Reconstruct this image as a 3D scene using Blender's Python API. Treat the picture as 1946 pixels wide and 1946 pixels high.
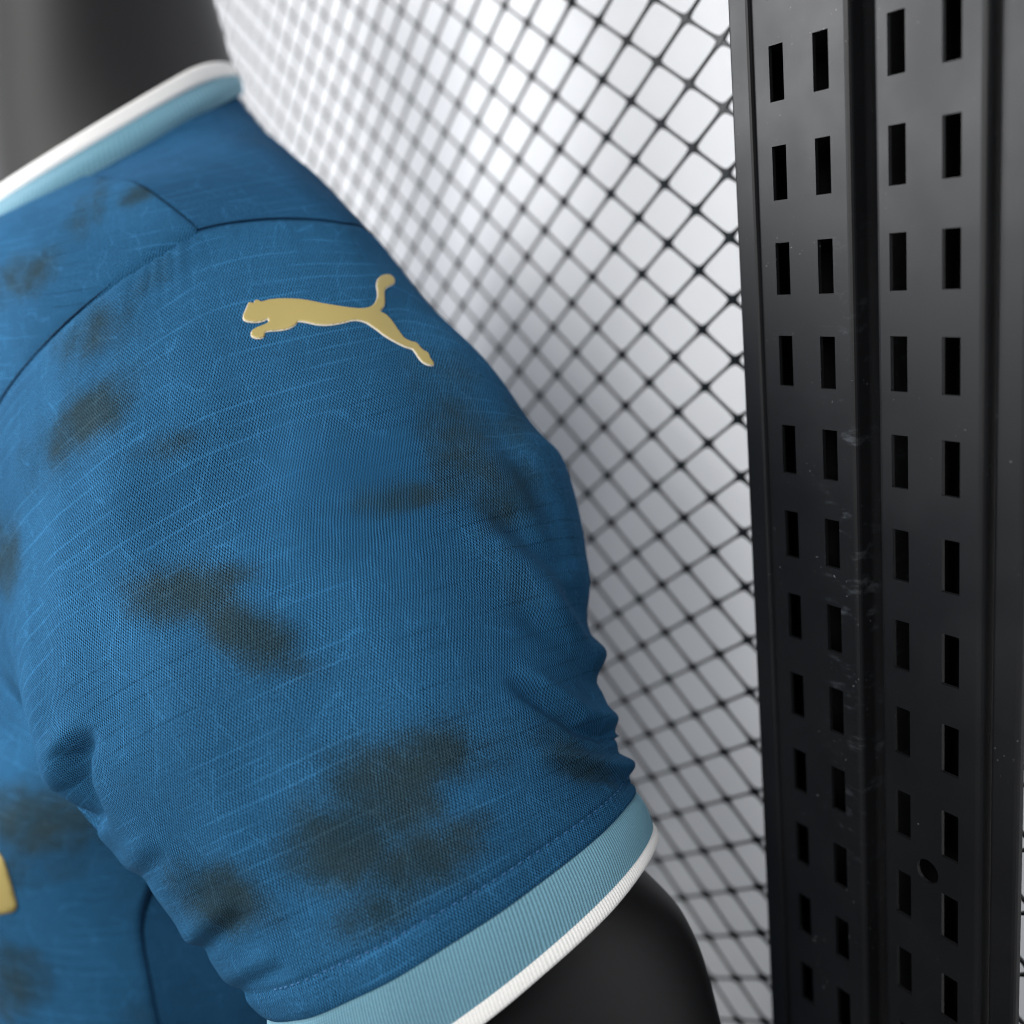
import bpy, bmesh, math, random
import numpy as np
from mathutils import Vector, Matrix
from mathutils.bvhtree import BVHTree
from mathutils.geometry import delaunay_2d_cdt

for o in list(bpy.data.objects): bpy.data.objects.remove(o)
sc = bpy.context.scene
COL = sc.collection
rng = np.random.default_rng(7)
random.seed(7)

# ------------------------------------------------------------------ camera
# world: x along the mesh wall, y into the wall, z up; the lens stands at (0, 0, EYE)
EYE = 1.35
F, C0 = 2000.0, 973.0
AX = np.array([[0.5053, 0.1559, -0.8488], [0.8577, -0.199, 0.474], [-0.095, -0.9675, -0.2342]])
u_, s_, v_ = np.linalg.svd(AX); AX = u_ @ v_
cam = bpy.data.cameras.new('camera'); camo = bpy.data.objects.new('camera', cam); COL.objects.link(camo)
right, down, fwd = AX[:, 0], AX[:, 1], AX[:, 2]
camo.matrix_world = Matrix(((right[0], -down[0], -fwd[0], 0), (right[1], -down[1], -fwd[1], 0),
                            (right[2], -down[2], -fwd[2], EYE), (0, 0, 0, 1)))
cam.sensor_width = 36; cam.lens = 36 * F / 1946
cam.clip_start = 0.01; cam.clip_end = 50
cam.dof.use_dof = True; cam.dof.focus_distance = 0.352; cam.dof.aperture_fstop = 4.9
cam.dof.aperture_blades = 0
sc.camera = camo

# ------------------------------------------------------------------ world and lamps
w = bpy.data.worlds.new('World'); sc.world = w; w.use_nodes = True
bg = w.node_tree.nodes['Background']; bg.inputs[0].default_value = (0.80, 0.88, 1.0, 1); bg.inputs[1].default_value = 0.05

def area(name, loc, target, sx, sy, power, color):
    l = bpy.data.lights.new(name, 'AREA'); l.shape = 'RECTANGLE'; l.size = sx; l.size_y = sy
    l.energy = power; l.color = color
    o = bpy.data.objects.new(name, l); COL.objects.link(o)
    o.location = Vector(loc) + Vector((0, 0, EYE))
    d = Vector(target) - Vector(loc)
    o.rotation_euler = d.to_track_quat('-Z', 'Y').to_euler()
    return o
area('window_light', (0.24, -1.20, 0.62), (-0.40, 0.2, -0.02), 0.8, 0.8, 25, (1.0, 0.985, 0.96))
area('room_light', (-1.40, -1.0, 0.45), (-0.45, 0.12, 0.0), 0.9, 0.9, 36, (0.97, 0.98, 1.0))
area('ceiling_light', (0.20, -0.45, 1.05), (-0.40, 0.36, 0.0), 0.8, 0.5, 4, (0.97, 0.985, 1.0))
area('backdrop_fill', (-0.27, 0.64, -0.02), (-0.30, 0.36, -0.02), 0.34, 0.90, 3.2, (0.98, 0.99, 1.0))  # lamp added behind the cloth to brighten the backdrop, not the sleeve

vs = sc.view_settings
vs.view_transform = 'Standard'; vs.look = 'None'; vs.gamma = 1; vs.use_curve_mapping = False; vs.exposure = 0.0
sc.render.engine = 'CYCLES'
sc.cycles.max_bounces = 6; sc.cycles.diffuse_bounces = 3; sc.cycles.glossy_bounces = 3; sc.cycles.adaptive_threshold = 0.016; sc.cycles.filter_width = 1.1

# ------------------------------------------------------------------ geometry helpers
def W(px, py, z):
    return AX @ (np.array([(px - C0) / F, (py - C0) / F, 1.0]) * z)
def proj(P):
    c = np.asarray(P) @ AX
    return np.stack([c[..., 0] / c[..., 2] * F + C0, c[..., 1] / c[..., 2] * F + C0, c[..., 2]], -1)

def mesh(name, verts, faces, mat=None, parent=None, smooth=True, uv=None, attrs=None):
    verts = np.asarray(verts, float) + np.array([0, 0, EYE])
    if parent is not None:
        verts = verts - np.array(parent['base'])
    me = bpy.data.meshes.new(name)
    me.from_pydata(verts.tolist(), [], [tuple(int(i) for i in f) for f in faces])
    me.validate()
    if uv is not None:
        ul = me.uv_layers.new(name='UVMap')
        li = np.zeros(len(me.loops), dtype=np.int32); me.loops.foreach_get('vertex_index', li)
        ul.data.foreach_set('uv', np.asarray(uv, np.float32)[li].ravel())
    for k, a in (attrs or {}).items():
        at = me.attributes.new(k, 'FLOAT', 'POINT'); at.data.foreach_set('value', np.asarray(a, np.float32))
    if smooth: me.polygons.foreach_set('use_smooth', [True] * len(me.polygons))
    if mat: me.materials.append(mat)
    me.update()
    o = bpy.data.objects.new(name, me); COL.objects.link(o)
    if parent is not None:
        root = parent
        o.parent = root
        o['base'] = parent['base']
    else:
        o['base'] = (0.0, 0.0, 0.0)
    return o

def empty(name, loc, label, cat):
    o = bpy.data.objects.new(name, None); COL.objects.link(o)
    o.location = Vector(loc) + Vector((0, 0, EYE)); o.empty_display_size = 0.05
    o['base'] = tuple(o.location); o['label'] = label; o['category'] = cat
    return o

def grid_faces(n, m, wrap=False, off=0):
    f = []
    mm = m if wrap else m - 1
    for i in range(n - 1):
        for j in range(mm):
            a = i * m + j; b = i * m + (j + 1) % m
            f.append((off + a, off + b, off + b + m, off + a + m))
    return f

def cr_periodic(xs, P, xq, period):
    """periodic cubic interpolation of points P at parameters xs"""
    xs = np.asarray(xs, float); P = np.asarray(P, float); n = len(xs)
    X = np.concatenate([xs - period, xs, xs + period]); Q = np.concatenate([P, P, P])
    m = np.zeros_like(Q)
    m[1:-1] = (Q[2:] - Q[:-2]) / (X[2:] - X[:-2])[:, None]
    xq = np.asarray(xq, float)
    i = np.clip(np.searchsorted(X, xq, 'right') - 1, 0, len(X) - 2)
    h = (X[i + 1] - X[i])[:, None]; t = ((xq - X[i])[:, None]) / h
    return (2*t**3 - 3*t*t + 1) * Q[i] + (t**3 - 2*t*t + t) * h * m[i] + (-2*t**3 + 3*t*t) * Q[i+1] + (t**3 - t*t) * h * m[i+1]

def cr(xs, P, xq):
    """open cubic interpolation along axis 0, P may have any trailing shape"""
    xs = np.asarray(xs, float); P = np.asarray(P, float)
    m = np.zeros_like(P); sh = (-1,) + (1,) * (P.ndim - 1)
    m[1:-1] = (P[2:] - P[:-2]) / (xs[2:] - xs[:-2]).reshape(sh)
    m[0] = (P[1] - P[0]) / (xs[1] - xs[0]); m[-1] = (P[-1] - P[-2]) / (xs[-1] - xs[-2])
    xq = np.asarray(xq, float)
    i = np.clip(np.searchsorted(xs, xq, 'right') - 1, 0, len(xs) - 2)
    h = (xs[i + 1] - xs[i]).reshape(sh); t = ((xq - xs[i]).reshape(sh)) / h
    return (2*t**3 - 3*t*t + 1) * P[i] + (t**3 - 2*t*t + t) * h * m[i] + (-2*t**3 + 3*t*t) * P[i+1] + (t**3 - t*t) * h * m[i+1]

def grid_normals(G, wrap):
    """normals of a (n, m, 3) grid"""
    dt = np.gradient(G, axis=0)
    if wrap: da = (np.roll(G, -1, 1) - np.roll(G, 1, 1)) * .5
    else: da = np.gradient(G, axis=1)
    n = np.cross(dt, da); n /= np.linalg.norm(n, axis=-1, keepdims=True) + 1e-12
    return n

def vnoise(p, seed=0):
    """cheap smooth noise in [-1, 1] from a few random sine waves; p (..., d)"""
    r = np.random.default_rng(seed); out = 0
    for k in range(7):
        d = r.normal(size=p.shape[-1]); out = out + np.sin(p @ d + r.uniform(0, 6.28))
    return out / 3.5

def tube(path, rad, n=8, closed=False):
    path = np.asarray(path, float); V = []; m = len(path)
    rad = np.broadcast_to(rad, (m,))
    up = np.array([0.13, 0.2, 0.97])
    for i in range(m):
        a = path[(i - 1) % m] if (closed or i) else path[0]
        b = path[(i + 1) % m] if (closed or i < m - 1) else path[-1]
        t = b - a; t /= np.linalg.norm(t) + 1e-12
        s = np.cross(t, up); s /= np.linalg.norm(s) + 1e-12; q = np.cross(s, t)
        for k in range(n):
            c = 2 * math.pi * k / n; V.append(path[i] + rad[i] * (math.cos(c) * s + math.sin(c) * q))
    f = []
    for i in range(m if closed else m - 1):
        for k in range(n):
            a = i * n + k; b = i * n + (k + 1) % n; c = ((i + 1) % m) * n
            f.append((a, b, c + (k + 1) % n, c + k))
    return np.array(V), f

# ------------------------------------------------------------------ materials
def srgb(r, g, b):
    f = lambda c: (c / 255 / 12.92) if c / 255 <= .04045 else ((c / 255 + .055) / 1.055) ** 2.4
    return (f(r), f(g), f(b), 1)
class NT:
    def __init__(s, name):
        s.m = bpy.data.materials.new(name); s.m.use_nodes = True; s.t = s.m.node_tree
        s.b = s.t.nodes['Principled BSDF']; s.out = s.t.nodes['Material Output']
    def n(s, typ, **kw):
        x = s.t.nodes.new(typ)
        for k, v in kw.items(): setattr(x, k, v)
        return x
    def l(s, a, b): s.t.links.new(a, b)
    def val(s, sock, v):
        if hasattr(v, 'is_output') or isinstance(v, bpy.types.NodeSocket): s.l(v, sock)
        else: sock.default_value = v
    def math(s, op, a, b=None, c=None, clamp=False):
        x = s.n('ShaderNodeMath', operation=op); x.use_clamp = clamp
        s.val(x.inputs[0], a)
        if b is not None: s.val(x.inputs[1], b)
        if c is not None: s.val(x.inputs[2], c)
        return x.outputs[0]
    def mix(s, f, a, b, blend='MIX'):
        x = s.n('ShaderNodeMix', data_type='RGBA', blend_type=blend)
        s.val(x.inputs[0], f); s.val(x.inputs[6], a); s.val(x.inputs[7], b); return x.outputs[2]
    def noise(s, vec, scale, detail=2, rough=.5, dim='3D'):
        x = s.n('ShaderNodeTexNoise', noise_dimensions=dim)
        x.inputs['Scale'].default_value = scale; x.inputs['Detail'].default_value = detail; x.inputs['Roughness'].default_value = rough
        if vec is not None: s.l(vec, x.inputs['Vector'])
        return x.outputs['Fac']
    def ramp(s, f, a, b, lo=0., hi=1.):
        x = s.n('ShaderNodeMapRange'); x.interpolation_type = 'SMOOTHSTEP'
        s.val(x.inputs[0], f); x.inputs[1].default_value = a; x.inputs[2].default_value = b
        x.inputs[3].default_value = lo; x.inputs[4].default_value = hi; return x.outputs[0]
    def bump(s, h, strength, dist, prev=None):
        x = s.n('ShaderNodeBump'); x.inputs['Strength'].default_value = strength; x.inputs['Distance'].default_value = dist
        s.l(h, x.inputs['Height'])
        if prev is not None: s.l(prev, x.inputs['Normal'])
        return x.outputs[0]
    def set(s, **kw):
        for k, v in kw.items(): s.val(s.b.inputs[k.replace('_', ' ')], v)

def fabric(name, base, dye=True, plain=False, weave=1.0):
    M = NT(name)
    uv = M.n('ShaderNodeUVMap').outputs[0]
    sep = M.n('ShaderNodeSeparateXYZ'); M.l(uv, sep.inputs[0]); U, V = sep.outputs[0], sep.outputs[1]
    # slight wander of the yarns
    wn = M.noise(uv, 90, 2, .5, '2D')
    wn2 = M.noise(uv, 420, 1, .5, '2D')
    Uw = M.math('ADD', U, M.math('MULTIPLY', M.math('SUBTRACT', wn, .5), .0009))
    Vw = M.math('ADD', V, M.math('MULTIPLY', M.math('SUBTRACT', wn2, .5), .0006))
    P = .00106
    su = M.math('SINE', M.math('MULTIPLY', M.math('ADD', Uw, M.math('MULTIPLY', Vw, .4)), 6.2832 / P))
    sv = M.math('SINE', M.math('MULTIPLY', Vw, 6.2832 / (P * .95)))
    dots = M.math('MULTIPLY', su, sv)
    rib = M.math('MULTIPLY', su, .40)
    wv = M.math('ADD', M.math('MULTIPLY', dots, .7), rib)             # about -1.2 .. 1.2
    grain = M.noise(uv, 1500, 2, .6, '2D')
    # coarser clumping of the yarn so that the weave does not read as one even pattern
    clump = M.noise(uv, 130, 3, .6, '2D')
    amp = M.math('MULTIPLY', M.ramp(clump, .3, .7, .45, 1.0), weave)
    wv = M.math('MULTIPLY', wv, amp)
    # slub yarns running round the sleeve
    row = M.math('DIVIDE', M.math('ADD', Vw, M.math('MULTIPLY', M.noise(uv, 12, 1, .5, '2D'), .004)), .0060)
    fr = M.math('FRACT', row); fl = M.math('FLOOR', row)
    cmb = M.n('ShaderNodeCombineXYZ'); M.l(M.math('MULTIPLY', U, 18.), cmb.inputs[0]); M.l(M.math('MULTIPLY', fl, 3.71), cmb.inputs[1])
    rown = M.noise(cmb.outputs[0], 1.0, 2, .6, '2D')
    line = M.math('LESS_THAN', M.math('ABSOLUTE', M.math('SUBTRACT', fr, .5)), .065)
    slub = M.math('MULTIPLY', line, M.ramp(rown, .40, .58))
    def threads(co, along, per, half, freq, lo, hi, seed):
        r_ = M.math('DIVIDE', co, per); f1 = M.math('FRACT', r_); f2 = M.math('FLOOR', r_)
        c_ = M.n('ShaderNodeCombineXYZ'); M.l(M.math('MULTIPLY', along, freq), c_.inputs[0]); M.l(M.math('MULTIPLY', f2, seed), c_.inputs[1])
        n_ = M.noise(c_.outputs[0], 1.0, 1, .5, '2D')
        return M.math('MULTIPLY', M.math('LESS_THAN', M.math('ABSOLUTE', M.math('SUBTRACT', f1, .5)), half), M.ramp(n_, lo, hi))
    fine = threads(Vw, U, .0023, .16, 70., .52, .62, 2.37)
    cross = threads(M.math('ADD', U, M.math('MULTIPLY', V, .22)), V, .0041, .085, 55., .52, .64, 5.13)
    # pressed-in vein pattern
    mp = M.n('ShaderNodeMapping'); M.l(uv, mp.inputs[0]); mp.inputs['Rotation'].default_value = (0, 0, .95); mp.inputs['Scale'].default_value = (1.0, .36, 1)
    dist = M.n('ShaderNodeVectorMath', operation='ADD'); M.l(mp.outputs[0], dist.inputs[0])
    nz = M.n('ShaderNodeTexNoise', noise_dimensions='2D'); nz.inputs['Scale'].default_value = 60; nz.inputs['Detail'].default_value = 3; M.l(uv, nz.inputs['Vector'])
    sv3 = M.n('ShaderNodeVectorMath', operation='SCALE'); M.l(nz.outputs['Color'], sv3.inputs[0]); sv3.inputs['Scale'].default_value = .006
    M.l(sv3.outputs[0], dist.inputs[1])
    vo = M.n('ShaderNodeTexVoronoi', feature='DISTANCE_TO_EDGE', voronoi_dimensions='2D'); vo.inputs['Scale'].default_value = 75
    M.l(dist.outputs[0], vo.inputs['Vector'])
    vein = M.math('MULTIPLY', M.ramp(vo.outputs['Distance'], 0, .04, 1, 0), M.ramp(clump, .38, .62))
    # colour
    tone = M.noise(uv, 14, 3, .55, '2D')
    col = M.mix(M.ramp(tone, .3, .7), tuple(c * .86 for c in base[:3]) + (1,), tuple(c * 1.12 for c in base[:3]) + (1,))
    if dye:
        at = M.n('ShaderNodeAttribute', attribute_name='dye').outputs['Fac']
        dn = M.noise(uv, 60, 4, .6, '2D')
        d = M.math('ADD', at, M.math('MULTIPLY', M.math('SUBTRACT', dn, .5), .95))
        d = M.math('ADD', d, M.math('MULTIPLY', wv, -.13)); d = M.math('ADD', d, M.math('MULTIPLY', M.math('SUBTRACT', grain, .5), -.7))
        mk = M.ramp(d, .06, 1.05)
        mk = M.math('MULTIPLY', mk, .78)
        olive = M.mix(M.noise(uv, 40, 3, .5, '2D'), srgb(27, 41, 41), srgb(47, 53, 40))
        col = M.mix(mk, col, olive)
    if not plain:
        k = M.math('ADD', 1.0, M.math('MULTIPLY', wv, 1.9))
        k = M.math('ADD', k, M.math('MULTIPLY', M.math('SUBTRACT', grain, .5), 1.5))
        sgn = M.ramp(M.noise(uv, 9, 2, .5, '2D'), .36, .54, -.25, .45)
        k = M.math('ADD', k, M.math('MULTIPLY', slub, sgn))
        k = M.math('ADD', k, M.math('MULTIPLY', vein, .40))
        k = M.math('ADD', k, M.math('MULTIPLY', fine, .13)); k = M.math('ADD', k, M.math('MULTIPLY', cross, .10))
        k = M.math('MINIMUM', M.math('MAXIMUM', k, .06), 2.3)
        kk = M.n('ShaderNodeCombineXYZ'); [M.l(k, kk.inputs[i]) for i in range(3)]
        col = M.mix(1.0, col, kk.outputs[0], 'MULTIPLY')
        h = M.math('ADD', M.math('MULTIPLY', wv, .5), M.math('MULTIPLY', M.math('MULTIPLY', slub, sgn), 1.5))
        h = M.math('ADD', h, M.math('MULTIPLY', vein, .5))
        M.l(M.bump(h, .55, .00022), M.b.inputs['Normal'])
    else:
        k = M.math('ADD', 1.0, M.math('MULTIPLY', M.math('SUBTRACT', grain, .5), .7))
        kk = M.n('ShaderNodeCombineXYZ'); [M.l(k, kk.inputs[i]) for i in range(3)]
        col = M.mix(1.0, col, kk.outputs[0], 'MULTIPLY')
    M.set(Base_Color=col, Roughness=.9, Sheen_Weight=.02, Sheen_Roughness=.45)
    M.b.inputs['Sheen Tint'].default_value = (.55, .75, 1, 1)
    M.b.inputs['Specular IOR Level'].default_value = .02
    return M.m

BLUE = srgb(38, 84, 119)
m_sleeve = fabric('patterned_blue_fabric', BLUE)
m_plain = fabric('plain_blue_fabric', srgb(34, 75, 108), dye=False, weave=.7)

def knit(name, c):
    M = NT(name)
    uv = M.n('ShaderNodeUVMap').outputs[0]
    sep = M.n('ShaderNodeSeparateXYZ'); M.l(uv, sep.inputs[0])
    s1 = M.math('SINE', M.math('MULTIPLY', sep.outputs[1], 6.2832 / .0007))
    g = M.noise(uv, 900, 2, .6, '2D')
    rb = M.n('ShaderNodeAttribute', attribute_name='rib').outputs['Fac']
    k = M.math('ADD', .62, M.math('MULTIPLY', rb, .45))
    k = M.math('ADD', k, M.math('MULTIPLY', s1, .05)); k = M.math('ADD', k, M.math('MULTIPLY', M.math('SUBTRACT', g, .5), .22))
    kk = M.n('ShaderNodeCombineXYZ'); [M.l(k, kk.inputs[i]) for i in range(3)]
    M.l(M.bump(M.math('ADD', s1, g), .3, .00012), M.b.inputs['Normal'])
    M.set(Base_Color=M.mix(1.0, c, kk.outputs[0], 'MULTIPLY'), Roughness=.85, Sheen_Weight=.25)
    M.b.inputs['Specular IOR Level'].default_value = .2
    return M.m
m_sky = knit('light_blue_rib_knit', srgb(114, 162, 182))
m_white = knit('white_rib_knit', srgb(238, 237, 235))

def simple(name, c, rough, metal=0, spec=.5, bump_scale=None, bump=.2, bdist=.0002, var=0.):
    M = NT(name); tc = M.n('ShaderNodeTexCoord').outputs['Object']
    col = c
    if var:
        n = M.noise(tc, 30, 4, .6); col = M.mix(n, tuple(x * (1 - var) for x in c[:3]) + (1,), tuple(x * (1 + var) for x in c[:3]) + (1,))
    M.set(Base_Color=col, Roughness=rough, Metallic=metal); M.b.inputs['Specular IOR Level'].default_value = spec
    if bump_scale: M.l(M.bump(M.noise(tc, bump_scale, 3, .6), bump, bdist), M.b.inputs['Normal'])
    return M.m
m_thread = simple('navy_thread', srgb(12, 40, 66), .8, spec=.1)
m_stitch = simple('blue_stitch_thread', srgb(58, 106, 152), .6, spec=.3)
m_gold = simple('gold_transfer_film', srgb(180, 162, 100), .48, metal=.2, bump_scale=1500, bump=.35, bdist=.0001, var=.05)
m_cream = simple('cream_transfer_edge', srgb(214, 208, 194), .6)
m_mann = simple('charcoal_mannequin_skin', srgb(19, 19, 21), .5, spec=.4, bump_scale=700, bump=.06, bdist=.0001, var=.06)
m_wire = simple('black_coated_mesh', srgb(28, 31, 33), .36, spec=.5, bump_scale=500, bump=.15, bdist=.0002)

def black_metal(name, scuff):
    M = NT(name); tc = M.n('ShaderNodeTexCoord').outputs['Object']
    n = M.noise(tc, 25, 4, .6); col = M.mix(n, srgb(18, 19, 21), srgb(25, 26, 28))
    sp = M.noise(tc, 900, 1, .4); speck = M.math('MULTIPLY', M.ramp(sp, .74, .80), M.ramp(M.noise(tc, 45, 2, .5), .5, .62))
    col = M.mix(M.math('MULTIPLY', speck, .55), col, srgb(130, 135, 140))
    if scuff:
        sep = M.n('ShaderNodeSeparateXYZ'); M.l(tc, sep.inputs[0])
        # rubbed band beside the right-hand corner of the rail, worst at the middle
        bx = M.ramp(M.math('ABSOLUTE', M.math('SUBTRACT', sep.outputs[0], SCX)), 0, .013, 1, 0)
        bz = M.ramp(M.math('ABSOLUTE', M.math('SUBTRACT', sep.outputs[2], SCZ)), .03, .16, 1, 0)
        mp = M.n('ShaderNodeMapping'); M.l(tc, mp.inputs[0]); mp.inputs['Scale'].default_value = (.6, .6, 1.5); mp.inputs['Rotation'].default_value = (0, .3, 0)
        sn = M.noise(mp.outputs[0], 120, 6, .7)
        sc_ = M.math('MULTIPLY', M.math('MULTIPLY', bx, bz), M.ramp(sn, .54, .72))
        col = M.mix(M.math('MULTIPLY', sc_, .22), col, srgb(140, 148, 158))
    M.set(Base_Color=col, Roughness=M.ramp(n, .3, .7, .44, .52)); M.b.inputs['Specular IOR Level'].default_value = .38
    M.l(M.bump(M.noise(tc, 1400, 2, .6), .1, .0001), M.b.inputs['Normal'])
    return M.m

# ------------------------------------------------------------------ wall: white backdrop, mesh panel, slotted upright
K = 1.173
YM = 0.2661 * K                    # plane of the mesh
VP = 0.022 * K; HW = 0.0176 * K    # half diamonds: column pitch HW, node pitch VP
OX, OZ = -0.2969 * K, 0.0654 * K   # a node of the lattice

# backdrop: hanging white cloth with soft folds
nx, nz_ = 160, 110
gx = np.linspace(-2.2, 0.9, nx); gz = np.linspace(-1.0, 1.1, nz_)
GX, GZ = np.meshgrid(gx, gz)
GY = YM + 0.05 + .011 * vnoise(np.stack([GX * 11, GZ * 3.5], -1), 3) + .006 * vnoise(np.stack([GX * 22, GZ * 14], -1), 4)
m_cloth = simple('white_backdrop_cloth', srgb(244, 245, 248), .9, spec=.1, bump_scale=300, bump=.1, bdist=.0005)
_t = m_cloth.node_tree; _tr = _t.nodes.new('ShaderNodeBsdfTranslucent'); _tr.inputs[0].default_value = srgb(244, 245, 248)
_mx = _t.nodes.new('ShaderNodeMixShader'); _mx.inputs[0].default_value = .25       # cloth passes some light of the lamp added behind it
_t.links.new(_t.nodes['Principled BSDF'].outputs[0], _mx.inputs[1]); _t.links.new(_tr.outputs[0], _mx.inputs[2])
_t.links.new(_mx.outputs[0], _t.nodes['Material Output'].inputs[0])
bd = mesh('backdrop', np.stack([GX, GY, GZ], -1).reshape(-1, 3), [f[::-1] for f in grid_faces(nz_, nx)], m_cloth)
bd['kind'] = 'structure'; bd['label'] = 'soft white cloth backdrop hanging behind the black mesh'

panel = empty('mesh_panel', (OX, YM, -0.7), 'black diamond mesh panel in front of white cloth, receding behind the shoulder', 'mesh panel')
I0, I1 = -52, 14         # lattice columns
J0, J1 = -16, 26         # node rows (downwards)
def strand_mesh(ncell, sgn, thick):
    L1 = math.hypot(HW, VP / 2); d = np.array([HW, 0, -sgn * VP / 2]) / L1; q = np.array([sgn * VP / 2, 0, HW]) / L1
    S, Hh = [], []
    offs = [-.5, -.36, -.25, -.17, -.10, -.05, 0, .05, .10, .17, .25, .36]
    for c in range(ncell + 1):
        for o in offs:
            s = c + o
            if s < 0 or s > ncell: continue
            S.append(s * L1); Hh.append(.00062 * K + .0013 * K * math.exp(-(abs(o) * L1 / (.0021 * K)) ** 1.3))
    V, f = [], []
    b = thick * .32
    for s, h in zip(S, Hh):
        c = d * s; t = thick / 2
        for (k, y) in ((-h, 0), (-h + b * .6, -t), (h - b * .6, -t), (h, 0), (h - b * .6, t), (-h + b * .6, t)):
            V.append(c + q * k + np.array([0, y, 0]))
    for i in range(len(S) - 1):
        for k in range(6):
            f.append((i*6 + k, i*6 + (k+1) % 6, i*6 + 6 + (k+1) % 6, i*6 + 6 + k))
    me = bpy.data.meshes.new('strand'); me.from_pydata([tuple(v) for v in V], [], f)
    me.materials.append(m_wire); me.update()
    return me
cache = {}
for sgn in (1, -1):
    starts = []
    # node (i, j2) with j2 in half rows, parity of i and j2 equal; a strand runs i+1, j2+sgn
    lo, hi = 2 * J0, 2 * J1
    for i in range(I0, I1):
        for j2 in range(lo, hi + 1):
            if (i + j2) % 2: continue
            first = (i == I0) or (j2 == (lo if sgn > 0 else hi)) 
            if not first: continue
            n = min(I1 - i, (hi - j2) if sgn > 0 else (j2 - lo))
            if n >= 1: starts.append((i, j2, n))
    for (i, j2, n) in starts:
        key = (sgn, n)
        if key not in cache: cache[key] = strand_mesh(n, sgn, (.0011 if sgn > 0 else .0016) * K)
        o = bpy.data.objects.new('strand', cache[key]); COL.objects.link(o); o.parent = panel
        o.location = Vector((OX + i * HW, YM, OZ - j2 * VP / 2 + EYE)) - panel.location
# end frame of the mesh panel, behind the neck
def box(x0, x1, y0, y1, z0, z1):
    v = [(x, y, z) for x in (x0, x1) for y in (y0, y1) for z in (z0, z1)]
    f = [(0, 1, 3, 2), (4, 6, 7, 5), (0, 4, 5, 1), (2, 3, 7, 6), (0, 2, 6, 4), (1, 5, 7, 3)]
    return v, f
xl = OX + I0 * HW
zt_, zb_ = OZ - J0 * VP, OZ - J1 * VP
for nm, bx in (('end_bar', box(xl - .008, xl + .004, YM - .006, YM + .006, zb_, zt_)), ):
    mesh(nm, *bx, mat=m_wire, parent=panel, smooth=False)

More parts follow.
